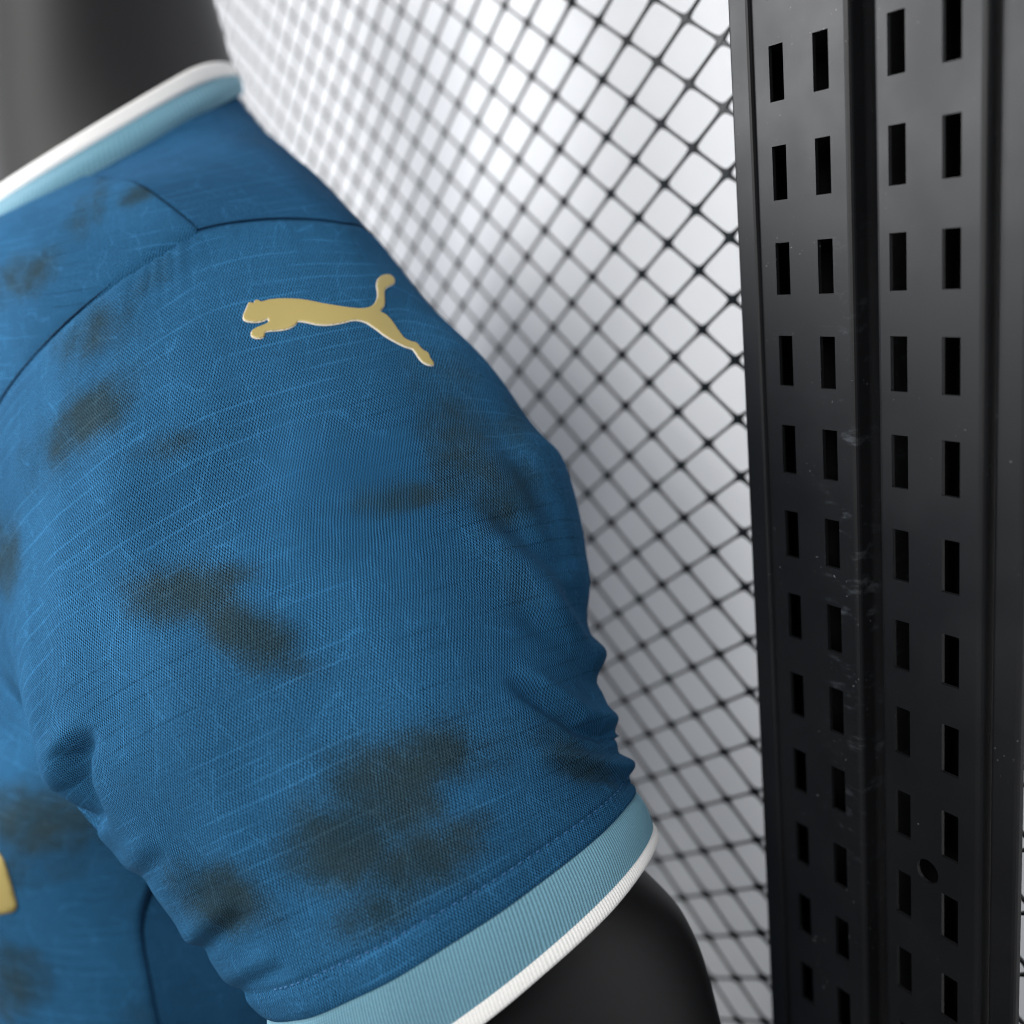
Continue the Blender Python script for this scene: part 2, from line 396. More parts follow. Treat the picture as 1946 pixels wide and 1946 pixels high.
# slotted upright ---------------------------------------------------------
YL = 0.2311 * K; YR = 0.2345 * K
SCX = 0.0; SCZ = 0.0
up = empty('slotted_upright', (-0.235, YL, -0.75), 'black slotted steel upright with two pairs of slot columns beside the mesh', 'shelf upright')
SCX = -0.2135 * K + 0.235; SCZ = -0.105 * K + 0.75
m_rail = black_metal('black_powder_coat_scuffed', True)
m_rail2 = black_metal('black_powder_coat', False)
m_inner = simple('black_unlit_steel', srgb(9, 9, 10), .8, spec=.1)  # darker than the rails: shade inside the slots put into the colour
ZT, ZB = 0.40, -0.75
pitch = 0.0272 * K; slot_h = 0.0151 * K; z_first = 0.051 * K
def rail(name, xs_cols, x_left, x_right, y, depth_l, depth_r, mat, hole=None):
    """folded sheet: left return, flat face with slot holes, right return, real sheet thickness"""
    sw = 0.0056 * K; r = .0013
    prof = [(x_left - r * .0, y + depth_l)]
    def arc(cx, cy, a0, a1):
        return [(cx + r * math.cos(math.radians(a)), cy + r * math.sin(math.radians(a))) for a in np.linspace(a0, a1, 5)]
    prof += arc(x_left + r, y + r, 180, 270)
    flat0 = len(prof) - 1
    br = []
    for c in xs_cols: br += [c, c + sw]
    slotseg = set()
    for k, c in enumerate(br):
        if k % 2 == 0: slotseg.add(len(prof))
        prof.append((c, y))
    prof += arc(x_right - r, y + r, 270, 360)
    prof.append((x_right, y + depth_r))
    zs = [ZB]; slots = []
    n0 = int((ZT - z_first) / pitch)
    k = n0
    zlist = []
    while True:
        top = z_first + k * pitch; bot = top - slot_h
        if bot < ZB + .02: break
        zlist.append((bot, top)); k -= 1
    for b, t in reversed(zlist): zs += [b, t]
    zs.append(ZT)
    m = len(prof); V = [(px, py, z) for z in zs for px, py in prof]; f = []
    holecell = None
    if hole:
        hx, hz, hr = hole
        seg = [k for k in range(m - 1) if prof[k][0] <= hx <= prof[k+1][0] and abs(prof[k][1] - y) < 1e-6 and abs(prof[k+1][1] - y) < 1e-6][0]
        # hole may straddle rows: use the rows it touches
        rows = [i for i in range(len(zs) - 1) if zs[i+1] > hz - hr and zs[i] < hz + hr]
        holecell = (seg, rows)
    for i in range(len(zs) - 1):
        for k in range(m - 1):
            if k in slotseg and i % 2 == 1 and 0 < i < len(zs) - 2: continue
            if holecell and k == holecell[0] and i in holecell[1]: continue
            a = i * m + k; f.append((a, a + 1, a + m + 1, a + m))
    if holecell:
        seg, rows = holecell
        x0, x1 = prof[seg][0], prof[seg + 1][0]
        ring = [(i * m + seg) for i in range(rows[0], rows[-1] + 2)]
        ringr = [(i * m + seg + 1) for i in range(rows[0], rows[-1] + 2)]
        loop = ring[::-1] + ringr            # top-left down to bottom-left, bottom-right up to top-right
        nC = 32; base = len(V); angs = []
        for q in range(nC):
            a = 2 * math.pi * q / nC; V.append((hx + hr * math.cos(a), y, hz + hr * math.sin(a)))
        # fan between the outer loop and the circle through a 2D triangulation
        pts = [Vector((V[i][0], V[i][2])) for i in loop] + [Vector((V[base+q][0], V[base+q][2])) for q in range(nC)]
        nl = len(loop)
        ed = [(i, (i + 1) % nl) for i in range(nl)] + [(nl + q, nl + (q + 1) % nC) for q in range(nC)]
        vv, ee, ff, ov, oe, of = delaunay_2d_cdt(pts, ed, [], 1, 1e-7)
        idx = [(loop + [base + q for q in range(nC)])[o[0]] for o in ov]
        for t in ff:
            c = sum((vv[i] for i in t), Vector((0, 0))) / len(t)
            if (c.x - hx) ** 2 + (c.y - hz) ** 2 < (hr * .98) ** 2: continue
            f.append(tuple(idx[i] for i in t))
    o = mesh(name, V, f, mat, up, smooth=False)
    md = o.modifiers.new('thickness', 'SOLIDIFY'); md.thickness = .0014; md.offset = 0
    return o
X = lambda v: v * K
rR = .2345 / .2421
rail('left_rail', [X(-.2376), X(-.2210)], X(-.2445), X(-.2090), YL, .02, .03, m_rail)
rail('right_rail', [X(-.2057) * rR + .0005, X(-.1882) * rR], X(-.2096) * rR, X(-.1758) * rR, YR, .005, .010, m_rail2,
     hole=(X(-.1933) * rR, X(-.1953) * rR, .0045))
# flange on the left, cover strip on the right, closed back
def bevel_strip(name, x0, x1, y, depth, mat, r=.0012):
    P = [(x0, y + depth), (x0, y + r), (x0 + r * .3, y + r * .3), (x0 + r, y), (x1 - r, y), (x1 - r * .3, y + r * .3), (x1, y + r), (x1, y + depth)]
    V = [(a, b, z) for z in (ZB, ZT) for a, b in P]; n = len(P)
    f = [(i, (i + 1) % n, n + (i + 1) % n, n + i) for i in range(n)] + [tuple(range(n))[::-1], tuple(range(n, 2 * n))]
    return mesh(name, V, f, mat, up, smooth=False)
bevel_strip('flange', X(-.2525), X(-.2440), YL - .0022, .02, m_rail2)
bevel_strip('cover_strip', X(-.1745) * rR, X(-.1606), YR + .003, .003, m_rail2)
bevel_strip('back_plate', X(-.250), X(-.178), YL + .026, .006, m_inner)

# ------------------------------------------------------------------ the jersey: body
XC, YC, ZC, RX, RY, TL = -.603, .1185, .068, .0735, .0675, .0328
HWD, HF, HB, NN, ZS, ZF, ZBK, YCC, K1 = 0.2556, 0.1508, 0.0574, 2.316, 0.0329, 0.032, -0.0465, 0.166, 0.4881
def body(T, A):
    """T, A broadcastable arrays: T 0 collar .. 1 armpit level .. 2 waist; A angle round the trunk"""
    T, A = np.broadcast_arrays(np.asarray(T, float), np.asarray(A, float))
    ca, sa = np.cos(A), np.sin(A)
    P0 = np.stack([XC + RX * ca, YC + RY * sa, ZC + TL * sa], -1)
    sp = lambda c, n: np.sign(c) * np.abs(c) ** (2 / n)
    def rg(hw, hf, hb, yc):
        hd = np.where(sa < 0, hf, hb)
        return XC + hw * sp(ca, NN), yc + hd * sp(sa, NN)
    rx, ry = rg(HWD, HF, HB, YCC)
    wg = ca * ca; zc = ZS * wg + np.where(sa < 0, ZF, ZBK) * (1 - wg)
    P2 = np.stack([rx, ry, zc], -1); P3 = np.stack([rx, ry, rx * 0 - .14], -1); P1 = P0 + (P2 - P0) * K1
    t = np.minimum(T, 1)[..., None]
    up_ = (1-t)**3 * P0 + 3*(1-t)**2*t * P1 + 3*(1-t)*t*t * P2 + t**3 * P3
    s = np.clip(T - 1, 0, 1); e = np.clip(s / .30, 0, 1); e = e * e * (3 - 2 * e)
    hw = HWD + (.172 - HWD) * e; hb = HB + (.085 - HB) * e; hf = HF + (.185 - HF) * e; yc = YCC + (.150 - YCC) * e
    hd = np.where(sa < 0, hf, hb)
    lx, ly = XC + hw * sp(ca, NN), yc + hd * sp(sa, NN)
    lo = np.stack([lx, ly, -.14 - s * .46], -1)
    return np.where((T > 1)[..., None], lo, up_)

# lookup from the photograph's points to the trunk surface
_tA = np.radians(np.linspace(-170, 170, 341)); _tT = np.concatenate([np.linspace(0, 1, 121), np.linspace(1.01, 2, 70)])
_tG = body(_tT[:, None], _tA[None])
_bvh = BVHTree.FromPolygons([tuple(p) for p in _tG.reshape(-1, 3)], grid_faces(len(_tT), len(_tA)))
def hit(bvh, px, py):
    d = Vector(W(px, py, 1)).normalized()
    loc, n, i, dd = bvh.ray_cast(Vector((0, 0, 0)), d)
    return loc, n, i
def on_body(px, py):
    loc, n, i = hit(_bvh, px, py)
    if loc is None:      # just past the outline: nearest surface point to the ray
        pp = proj(_tG); e = (pp[..., 0] - px) ** 2 + (pp[..., 1] - py) ** 2 + (pp[..., 2] * 100) ** 2
        a, b = divmod(int(np.argmin(e)), len(_tA)); return _tG[a, b].copy(), _tT[a], _tA[b]
    k = np.argmin(((_tG - np.array(loc)) ** 2).sum(-1)); a, b = divmod(k, len(_tA))
    return np.array(loc), _tT[a], _tA[b]

jersey = empty('jersey', (XC, .15, -.62), 'blue short-sleeved jersey with dark olive dye patches and gold cat emblem, worn by the mannequin', 'jersey')

BLOBS_S = [(185, 640, 85, 48, -38, .70), (290, 525, 70, 28, -35, .42), (165, 800, 110, 46, -42, 1.05), (330, 845, 75, 28, -20, .55), (255, 730, 50, 30, -30, .35),
  (350, 1130, 95, 58, 8, 1.05), (465, 1200, 100, 50, 22, 1.1), (555, 1258, 60, 30, 15, .75), (430, 1092, 70, 28, -5, .75),
  (870, 850, 70, 120, -15, .78), (840, 720, 75, 75, 0, .45), (770, 945, 95, 30, -8, .72), (950, 930, 100, 75, 30, .72), (990, 1090, 55, 75, -20, .45), (1000, 800, 70, 80, 40, .45),
  (800, 1440, 140, 64, -8, 1.0), (720, 1520, 120, 92, 0, 1.12), (655, 1610, 112, 80, -15, 1.12), (785, 1640, 110, 72, -20, 1.05), (880, 1575, 70, 34, -25, .75), (715, 1730, 95, 48, -25, .9),
  (425, 1705, 85, 62, 25, 1.05), (375, 1690, 34, 46, 0, .85), (8, 1060, 30, 70, 0, .85), (1095, 1440, 80, 44, 30, .8)]
BLOBS_B = [(45, 525, 75, 38, -30, .75), (150, 420, 26, 46, 20, .55), (190, 380, 18, 50, 10, .6), (265, 368, 46, 17, -22, .95),
  (70, 1560, 130, 66, 0, 1.0), (10, 1660, 60, 50, 0, .6), (15, 1860, 70, 70, 0, .9), (262, 1935, 34, 36, 0, .45), (110, 1650, 60, 22, 10, .5)]
def dye_field(P, blobs):
    p = proj(P); out = np.zeros(P.shape[:-1])
    for (cx, cy, rx, ry, ang, s) in blobs:
        a = math.radians(ang); dx, dy = p[..., 0] - cx, p[..., 1] - cy
        u = (dx * math.cos(a) + dy * math.sin(a)) / rx; v = (-dx * math.sin(a) + dy * math.cos(a)) / ry
        out = np.maximum(out, s * np.exp(-.62 * (u * u + v * v) ** 1.2))
    return out
def grid_uv(G, jc):
    """metric uv of a grid: u arc length from column jc, v mean arc length along the rows"""
    du = np.linalg.norm(np.diff(G, axis=1), axis=-1); u = np.concatenate([np.zeros((G.shape[0], 1)), np.cumsum(du, 1)], 1)
    u = u - u[:, jc:jc + 1]
    dv = np.linalg.norm(np.diff(G, axis=0), axis=-1)
    lo, hi = max(jc - G.shape[1] // 6, 0), jc + G.shape[1] // 6
    v = np.concatenate([[0], np.cumsum(dv[:, lo:hi].mean(1))])
    return np.stack([u, np.broadcast_to(v[:, None], u.shape)], -1)

# armhole joint on the trunk
XW = np.array([1., 0, 0]); ZW = np.array([0, 0, 1.])
arm_px = [(0, (-55, 1050)), (14, (-40, 890)), (27, (0, 765)), (40, (100, 640)), (53, (215, 540)), (66, (330, 463)), (72, (380, 437)),
          (82, (470, 420)), (92, (560, 416)), (103, (645, 424)), (112, (700, 442))]
lA, lP = [], []
for a, q in arm_px:
    r_ = on_body(*q); lA.append(a); lP.append(r_[0])
for a, (ph, t) in [(124, (27, .62)), (138, (34, .74)), (155, (40, .88)), (180, (42, 1.0)), (210, (35, 1.05)), (245, (0, 1.07)), (280, (-35, 1.07)), (305, (-52, 1.05))]:
    lA.append(a); lP.append(body(t, math.radians(ph)))
for a, q in [(325, (50, 1340)), (334, (0, 1270)), (346, (-38, 1175))]:
    r_ = on_body(*q); lA.append(a); lP.append(r_[0])
NA = 600
AL = np.linspace(0, 360, NA, endpoint=False)
arm = cr_periodic(lA, lP, AL, 360.)
ctr = arm.mean(0)
out_ = XW * .8 + ZW * .5
armN = []
for p in arm:
    l_, n_, i_, d_ = _bvh.find_nearest(Vector(p)); n_ = np.array(n_)
    if n_ @ (p - np.array([XC, .15, p[2] - .05])) < 0: n_ = -n_
    armN.append(n_)
armN = np.array(armN)
for _ in range(12): armN = armN * .5 + (np.roll(armN, 1, 0) + np.roll(armN, -1, 0)) * .25
armN /= np.linalg.norm(armN, axis=1, keepdims=True)
at_ = np.roll(arm, -1, 0) - np.roll(arm, 1, 0); at_ /= np.linalg.norm(at_, axis=1, keepdims=True)
armO = np.cross(at_, armN); armO /= np.linalg.norm(armO, axis=1, keepdims=True)
if (armO[NA // 4] @ np.array([1., 0, -.5])) < 0: armO = -armO
def tuck(Gd, nd):
    """the trunk cloth lies deeper where the sleeve covers it"""
    sh = Gd.shape[:2]; P = Gd.reshape(-1, 3); out = np.zeros(len(P)); LP, LO = arm[::3], armO[::3]
    for k in range(0, len(P), 4000):
        q = P[k:k+4000]; d2 = ((q[:, None] - LP[None]) ** 2).sum(-1); i = d2.argmin(1)
        out[k:k+4000] = ((q - LP[i]) * LO[i]).sum(-1) * (np.sqrt(d2.min(1)) < .16)
    t = np.clip(out.reshape(sh) / .022, 0, 1)
    g = np.exp(-(out.reshape(sh) / .002) ** 2) * .0004
    return Gd - nd * (.016 * t * t * (3 - 2 * t) + np.clip(out.reshape(sh) / .004, 0, 1) * .0016 + g)[..., None]

# panel boundary (front panel against yoke and side panel) as angle over T
seam_px = [(165, 333), (205, 336), (250, 343), (310, 376), (345, 408), (380, 436)]
sT, sA = [], []
for q in seam_px:
    r_ = on_body(*q)
    if r_ is not None: sT.append(r_[1]); sA.append(r_[2])
r_ = on_body(282, 1850); aside = r_[2] if r_ is not None else math.radians(-48)
sT = [0.0] + sT[1:] + [1.0, 1.3, 2.0]; sA = sA + [(sA[-1] + aside) / 2, aside, aside]
o_ = np.argsort(sT); sT = np.array(sT)[o_]; sA = np.array(sA)[o_]
Tg = np.concatenate([np.linspace(0, 1, 150), np.linspace(1.006, 2, 130)])
bA = np.interp(Tg, sT, sA); ker = np.hanning(11); ker /= ker.sum()
bA = np.convolve(np.pad(bA, 5, mode='edge'), ker, 'valid')
def body_wrinkle(G, amp=1.0):
    return amp * (.0016 * vnoise(G * np.array([28, 28, 16.]), 11) + .0007 * vnoise(G * np.array([70, 70, 45.]), 12))
Uq = np.linspace(0, 1, 260)
Af = (-math.pi - bA)[:, None] * (1 - Uq)[None] + bA[:, None] * Uq[None]
Gf = body(Tg[:, None], Af); nf = grid_normals(Gf, False)
if (nf[60, 200] @ (-Gf[60, 200])) < 0: nf = -nf
lip = np.clip((Uq - .985) / .015, 0, 1)[None]
Gf = Gf + nf * (body_wrinkle(Gf) + .0011 * (1 - lip ** 3) - .0006 * lip ** 6)[..., None]
Gf = tuck(Gf, nf)
front = mesh('front_panel', Gf.reshape(-1, 3), grid_faces(*Gf.shape[:2]), m_sleeve, jersey, uv=grid_uv(Gf, 200).reshape(-1, 2), attrs={'dye': dye_field(Gf, BLOBS_B).ravel()})
front['label'] = 'front panel with olive dye patches'
Ub = np.linspace(0, 1, 260)
Ab = bA[:, None] * (1 - Ub)[None] + (math.pi - bA)[:, None] * Ub[None]
Gb = body(Tg[:, None], Ab); nb = grid_normals(Gb, False)
if (nb[40, 20] @ (-Gb[40, 20])) < 0: nb = -nb
Gb = Gb + nb * (body_wrinkle(Gb, .8))[..., None]
Gb = tuck(Gb, nb)
i_s = 120
for nm, sl in (('shoulder_yoke', slice(0, i_s + 1)), ('side_panel', slice(i_s, len(Tg)))):
    g = Gb[sl]
    mesh(nm, g.reshape(-1, 3), grid_faces(*g.shape[:2]), m_plain, jersey, uv=grid_uv(g, 40).reshape(-1, 2))
# seam threads lying in the joints of the panels
js = body(Tg, bA) ; 
v, f = tube(js[130:] + np.array([0, 0, 0]), .0007, 6); mesh('side_seam', v, f, m_thread, jersey)

# ------------------------------------------------------------------ the jersey: sleeve
def sring(L, R, b, beta, bb=None, nexp=2.15):
    Lp, Rp = W(*L), W(*R); c = (Lp + Rp) / 2; a = (Rp - Lp) / 2
    be = math.radians(beta); fv = b * (math.cos(be) * XW + math.sin(be) * ZW); bv = fv * ((bb or b * .8) / b)
    al = np.radians(AL); cs, sn = -np.cos(al), np.sin(al)
    cs = np.sign(cs) * np.abs(cs) ** (2 / nexp); s2 = np.sign(sn) * np.abs(sn) ** (2 / nexp)
    return c + cs[:, None] * a + np.where(s2[:, None] > 0, s2[:, None] * fv, s2[:, None] * bv)
R2 = sring((45, 1330, .395), (1038, 925, .435), .077, 40)
R3 = sring((118, 1490, .375), (1082, 1112, .43), .077, 35)
R4 = sring((235, 1635, .363), (1100, 1290, .42), .072, 32)
R5 = sring((372, 1778, .355), (1138, 1416, .415), .067, 30)
R6 = sring((512, 1943, .350), (1168, 1492, .41), .062, 28)
ghost = arm - (R2 - arm) * .2 - armN * .014
rings = np.stack([ghost, arm, R2, R3, R4, R5, R6, R6 + (R6 - R5) * .9])
sx = np.array([-.25, 0, 1.9, 2.7, 3.5, 4.25, 5.0, 5.7])
NT_ = 460
tt = np.concatenate([np.linspace(0, .12, 18)[:-1], np.linspace(.12, 5.0, NT_ - 17)])
G = cr(sx, rings, tt)
nS = grid_normals(G, True)
if (nS[200, int(NA * .25)] @ (-G[200, int(NA * .25)])) < 0: nS = -nS
pS = proj(G)
facing = np.einsum('ijk,ijk->ij', nS, -G / np.linalg.norm(G, axis=-1, keepdims=True))
front_side = (np.sin(np.radians(AL)) > -.25)[None]
# --- folds: soft creases (groove with a raised roll beside it) along lines on the cloth
def fold(path, depth, wid, roll, side=1, taper=True):
    path = np.array(path, float); best = np.full(pS.shape[:2], 1e9); sg = np.zeros(pS.shape[:2]); par = np.zeros(pS.shape[:2])
    tot = np.linalg.norm(np.diff(path, axis=0), axis=1); cum = np.concatenate([[0], np.cumsum(tot)])
    for i in range(len(path) - 1):
        a, b = path[i], path[i + 1]; d = b - a; L = np.linalg.norm(d); d = d / L
        q = pS[..., :2] - a; s = np.clip(q @ d, 0, L); r = q - s[..., None] * d; dist = np.linalg.norm(r, axis=-1)
        m = dist < best; best = np.where(m, dist, best); cr_ = d[0] * q[..., 1] - d[1] * q[..., 0]
        sg = np.where(m, np.sign(cr_), sg); par = np.where(m, (cum[i] + s) / cum[-1], par)
    fade = np.clip(np.minimum(par / .35, 1), 0, 1) if taper else 1.0
    fade = fade * fade * (3 - 2 * fade) if taper else 1.0
    d = best * sg * side
    prof = -depth * np.exp(-(d / wid) ** 2) + roll * np.exp(-((d - wid * 1.9) / (wid * 1.25)) ** 2)
    return prof * fade * front_side
disp = np.zeros(G.shape[:2])
# right-hand side (back of the arm)
disp += fold([(900, 780), (975, 860), (1035, 950), (1080, 1060)], .0020, 24, .0008, 1)
disp += fold([(900, 940), (1000, 1020), (1075, 1100), (1130, 1200)], .0035, 26, .003, 1)
disp += fold([(945, 1280), (1040, 1340), (1105, 1382), (1160, 1395)], .0040, 15, .0030, -1)
disp += fold([(1020, 1445), (1100, 1462), (1200, 1480)], .0024, 14, .0018, -1)
disp += fold([(960, 1150), (1060, 1215), (1140, 1290)], .0022, 22, .0018, -1)
disp += fold([(1010, 1390), (1090, 1420), (1180, 1430)], .0016, 16, .0013, 1)
# left-hand side (front of the arm)
disp += fold([(185, 1370), (148, 1440), (146, 1495), (172, 1560)], .0055, 20, .0030, 1)
disp += fold([(330, 1600), (285, 1655), (245, 1700)], .0010, 22, .0009, 1)
disp += fold([(480, 1720), (420, 1775), (375, 1815)], .0017, 20, .0012, 1)
disp += fold([(560, 1830), (500, 1860), (450, 1885)], .0010, 18, .0008, 1)
# fuller curve over the back of the shoulder
disp += .0070 * np.exp(-((tt - .85) / .62) ** 2)[:, None] * np.exp(-((AL - 148) / 34) ** 2)[None]
# soft, long waviness of the cloth
sc_al = np.clip(tt / 5, 0, 1)[:, None]
disp += (.0016 * vnoise(G * np.array([34, 34, 20.]), 21) + .0006 * vnoise(G * np.array([95, 95, 60.]), 22)) * np.clip(tt, 0, 1)[:, None]
# seam: the cap rises out of the armhole joint with small puckers
dseam = np.concatenate([[0], np.cumsum(np.linalg.norm(np.diff(G, axis=0), axis=-1)[:, 100:260].mean(1))])[:, None]
disp += .0020 * (1 - np.exp(-dseam / .0016)) - .0009
puck = np.sin(np.radians(AL) * 95 + 3 * np.sin(np.radians(AL) * 17)) * (.35 + .65 * (np.exp(-((AL - 66) / 9) ** 2)))
disp += .00055 * puck[None] * np.exp(-dseam / .010) * (1 - np.exp(-dseam / .002))
# hem: slight pull-in just above the cuff seam, with stitch dimples
dhem = (dseam[-1] - dseam)
disp += -.0007 * np.exp(-((dhem - .0078) / .0012) ** 2) - .0010 * np.exp(-dhem / .0012)
disp += .00012 * np.sin(np.radians(AL) * 120)[None] * np.exp(-((dhem - .006) / .005) ** 2)
G = G + nS * disp[..., None]
nS = grid_normals(G, True)
if (nS[200, int(NA * .25)] @ (-G[200, int(NA * .25)])) < 0: nS = -nS
# open seam column at the underarm so that uv does not wrap
j0 = int(NA * 250 / 360); Gs = np.roll(G, -j0, 1); Gs = np.concatenate([Gs, Gs[:, :1]], 1)
jc = int(NA * (90 + 360 - 250) / 360)
uvS = grid_uv(Gs, jc)
fS = grid_faces(Gs.shape[0], Gs.shape[1])
sleeve = mesh('sleeve', Gs.reshape(-1, 3), fS, m_sleeve, jersey, uv=uvS.reshape(-1, 2), attrs={'dye': dye_field(Gs, BLOBS_S).ravel()})
bvhS = BVHTree.FromPolygons([tuple(p) for p in Gs.reshape(-1, 3)], fS)
# thread in the armhole joint
ap = arm + armN * .0004
v, f = tube(ap, .00035, 6, closed=True); mesh('armhole_seam', v, f, m_thread, jersey)

# --- cuff: ribbed light blue band and white rolled edge
NC = 2400
ALc = np.linspace(0, 360, NC, endpoint=False)
hem = cr_periodic(AL[::6], (G[-1] - nS[-1] * .0012)[::6], ALc, 360.)
AL_keep = AL; AL = ALc
C1 = sring((548, 2075, .352), (1188, 1552, .408), .0635, 28)
C2 = sring((557, 2102, .3525), (1194, 1568, .4075), .0638, 28)
AL = AL_keep
def rib_of(n, m, per, amp):
    """rib profile along the ring (m samples), 0..1"""
    s = np.linspace(0, 1, m, endpoint=False)
    return .5 + .5 * np.sin(2 * math.pi * s * per)
RIBS = 400
rib = rib_of(0, NC, RIBS, 1)
cax = C2 - hem; 
tb = np.linspace(0, 1, 26)
Gc = hem[None] * (1 - tb)[:, None, None] + C1[None] * tb[:, None, None]
nC_ = grid_normals(Gc, True)
if (nC_[5, NC // 4] @ (-Gc[5, NC // 4])) < 0: nC_ = -nC_
Gc = Gc + nC_ * ((.0004 + .0010 * np.sin(tb * math.pi))[:, None, None] + (rib * .00030)[None, :, None] * np.clip(tb * 8, 0, 1)[:, None, None])
cuff = mesh('cuff', Gc.reshape(-1, 3), grid_faces(26, NC, True), m_sky, jersey,
            uv=np.stack(np.broadcast_arrays(np.linspace(0, .4, NC)[None], (tb * .021)[:, None]), -1).reshape(-1, 2),
            attrs={'rib': np.broadcast_to(rib[None], (26, NC)).ravel()})
axd = (C2 - C1); axl = np.linalg.norm(axd, axis=1, keepdims=True); axn = axd / axl
nE = nC_[-1]
th = np.linspace(0, 1, 22); Gw = []
for q in th:
    if q < .45: p = C1 + axd * (q / .45) + nE * (.0004 + .0009 * math.sin(q / .45 * math.pi / 2))
    elif q < .7:
        a = (q - .45) / .25 * math.pi; p = C2 + axn * .0012 * math.sin(a) + nE * (.0000 + .0013 * math.cos(a))
    else: p = C2 - axd * ((q - .7) / .3) * 1.6 + nE * (-.0013)
    Gw.append(p)
Gw = np.stack(Gw)
Gw = Gw + axn[None] * (.0005 * vnoise(C2 * 60, 31) + .0002 * vnoise(C2 * 190, 32))[None, :, None] * np.clip(th / .4, 0, 1)[:, None, None]
rw = rib_of(0, NC, RIBS, 1)
Gw = Gw + nE[None] * (rw * .00016)[None, :, None] * (th < .6)[:, None, None]
mesh('white_edge', Gw.reshape(-1, 3), grid_faces(len(th), NC, True), m_white, cuff,
     uv=np.stack(np.broadcast_arrays(np.linspace(0, .4, NC)[None], (th * .02)[:, None]), -1).reshape(-1, 2),
     attrs={'rib': np.broadcast_to((.75 + .25 * rw)[None], (len(th), NC)).ravel()})

# --- hem stitches
bm = bmesh.new(); bmesh.ops.create_icosphere(bm, subdivisions=1, radius=1.0); st_me = bpy.data.meshes.new('stitch'); bm.to_mesh(st_me); bm.free()
st_me.materials.append(m_stitch); st_me.polygons.foreach_set('use_smooth', [True] * len(st_me.polygons))
it = int(np.argmin(abs(dhem[:, 0] - .0078)))
line = G[it]; ln = nS[it]
j = int(NA * 22 / 360); acc = 0; base_v = Vector(jersey['base'])
while j < NA * 165 / 360:
    a = line[j]; b = line[j + 2]; d = Vector(b - a).normalized(); n = Vector(ln[j]); s = d.cross(n).normalized()
    o = bpy.data.objects.new('stitch', st_me); COL.objects.link(o); o.parent = sleeve
    sc3 = Matrix(((d.x, s.x, n.x), (d.y, s.y, n.y), (d.z, s.z, n.z))) @ Matrix.Diagonal(Vector((.00095, .00032, .00034)))
    mw = sc3.to_4x4(); mw.translation = Vector(a) + n * .0001 + Vector((0, 0, EYE)) - base_v
    o.matrix_local = mw
    acc = 0
    while acc < .0031 * random.uniform(.9, 1.1) and j < NA - 2:
        acc += np.linalg.norm(line[j + 1] - line[j]); j += 1

# --- raised emblem: a leaping cat
CAT = [(143,515),(150,480),(160,455),(172,430),(185,400),(195,380),(215,382),(235,388),(245,365),(262,357),(280,365),(300,375),(330,367),(370,356),(430,350),(500,347),(570,349),(640,354),(700,363),(760,375),(820,388),(880,398),(940,408),(1000,418),(1060,426),(1120,432),(1180,432),(1215,425),(1245,410),(1270,385),(1285,355),(1292,325),(1290,290),(1283,250),(1283,215),(1292,185),(1312,162),(1340,147),(1372,142),(1400,147),(1425,165),(1438,190),(1437,212),(1420,230),(1390,245),(1365,260),(1352,280),(1350,310),(1352,345),(1354,375),(1352,400),(1340,425),(1322,450),(1312,460),(1340,472),(1370,490),(1400,520),(1425,552),(1450,590),(1475,625),(1500,660),(1520,685),(1550,703),(1590,717),(1620,722),(1640,740),(1660,768),(1685,790),(1715,805),(1732,825),(1740,855),(1760,880),(1775,905),(1772,918),(1750,922),(1715,915),(1680,898),(1650,868),(1625,830),(1605,800),(1590,782),(1570,775),(1520,760),(1460,730),(1400,698),(1340,660),(1290,620),(1240,585),(1200,558),(1160,543),(1110,535),(1070,538),(1020,552),(960,565),(900,574),(840,578),(780,574),(720,562),(670,550),(630,545),(612,546),(600,565),(580,585),(540,605),(490,618),(430,624),(380,627),(345,632),(328,642),(330,660),(322,680),(295,690),(255,690),(225,680),(212,660),(213,635),(230,612),(260,595),(300,580),(340,562),(365,545),(358,525),(345,527),(325,540),(295,548),(265,552),(225,552),(185,548),(155,537)]
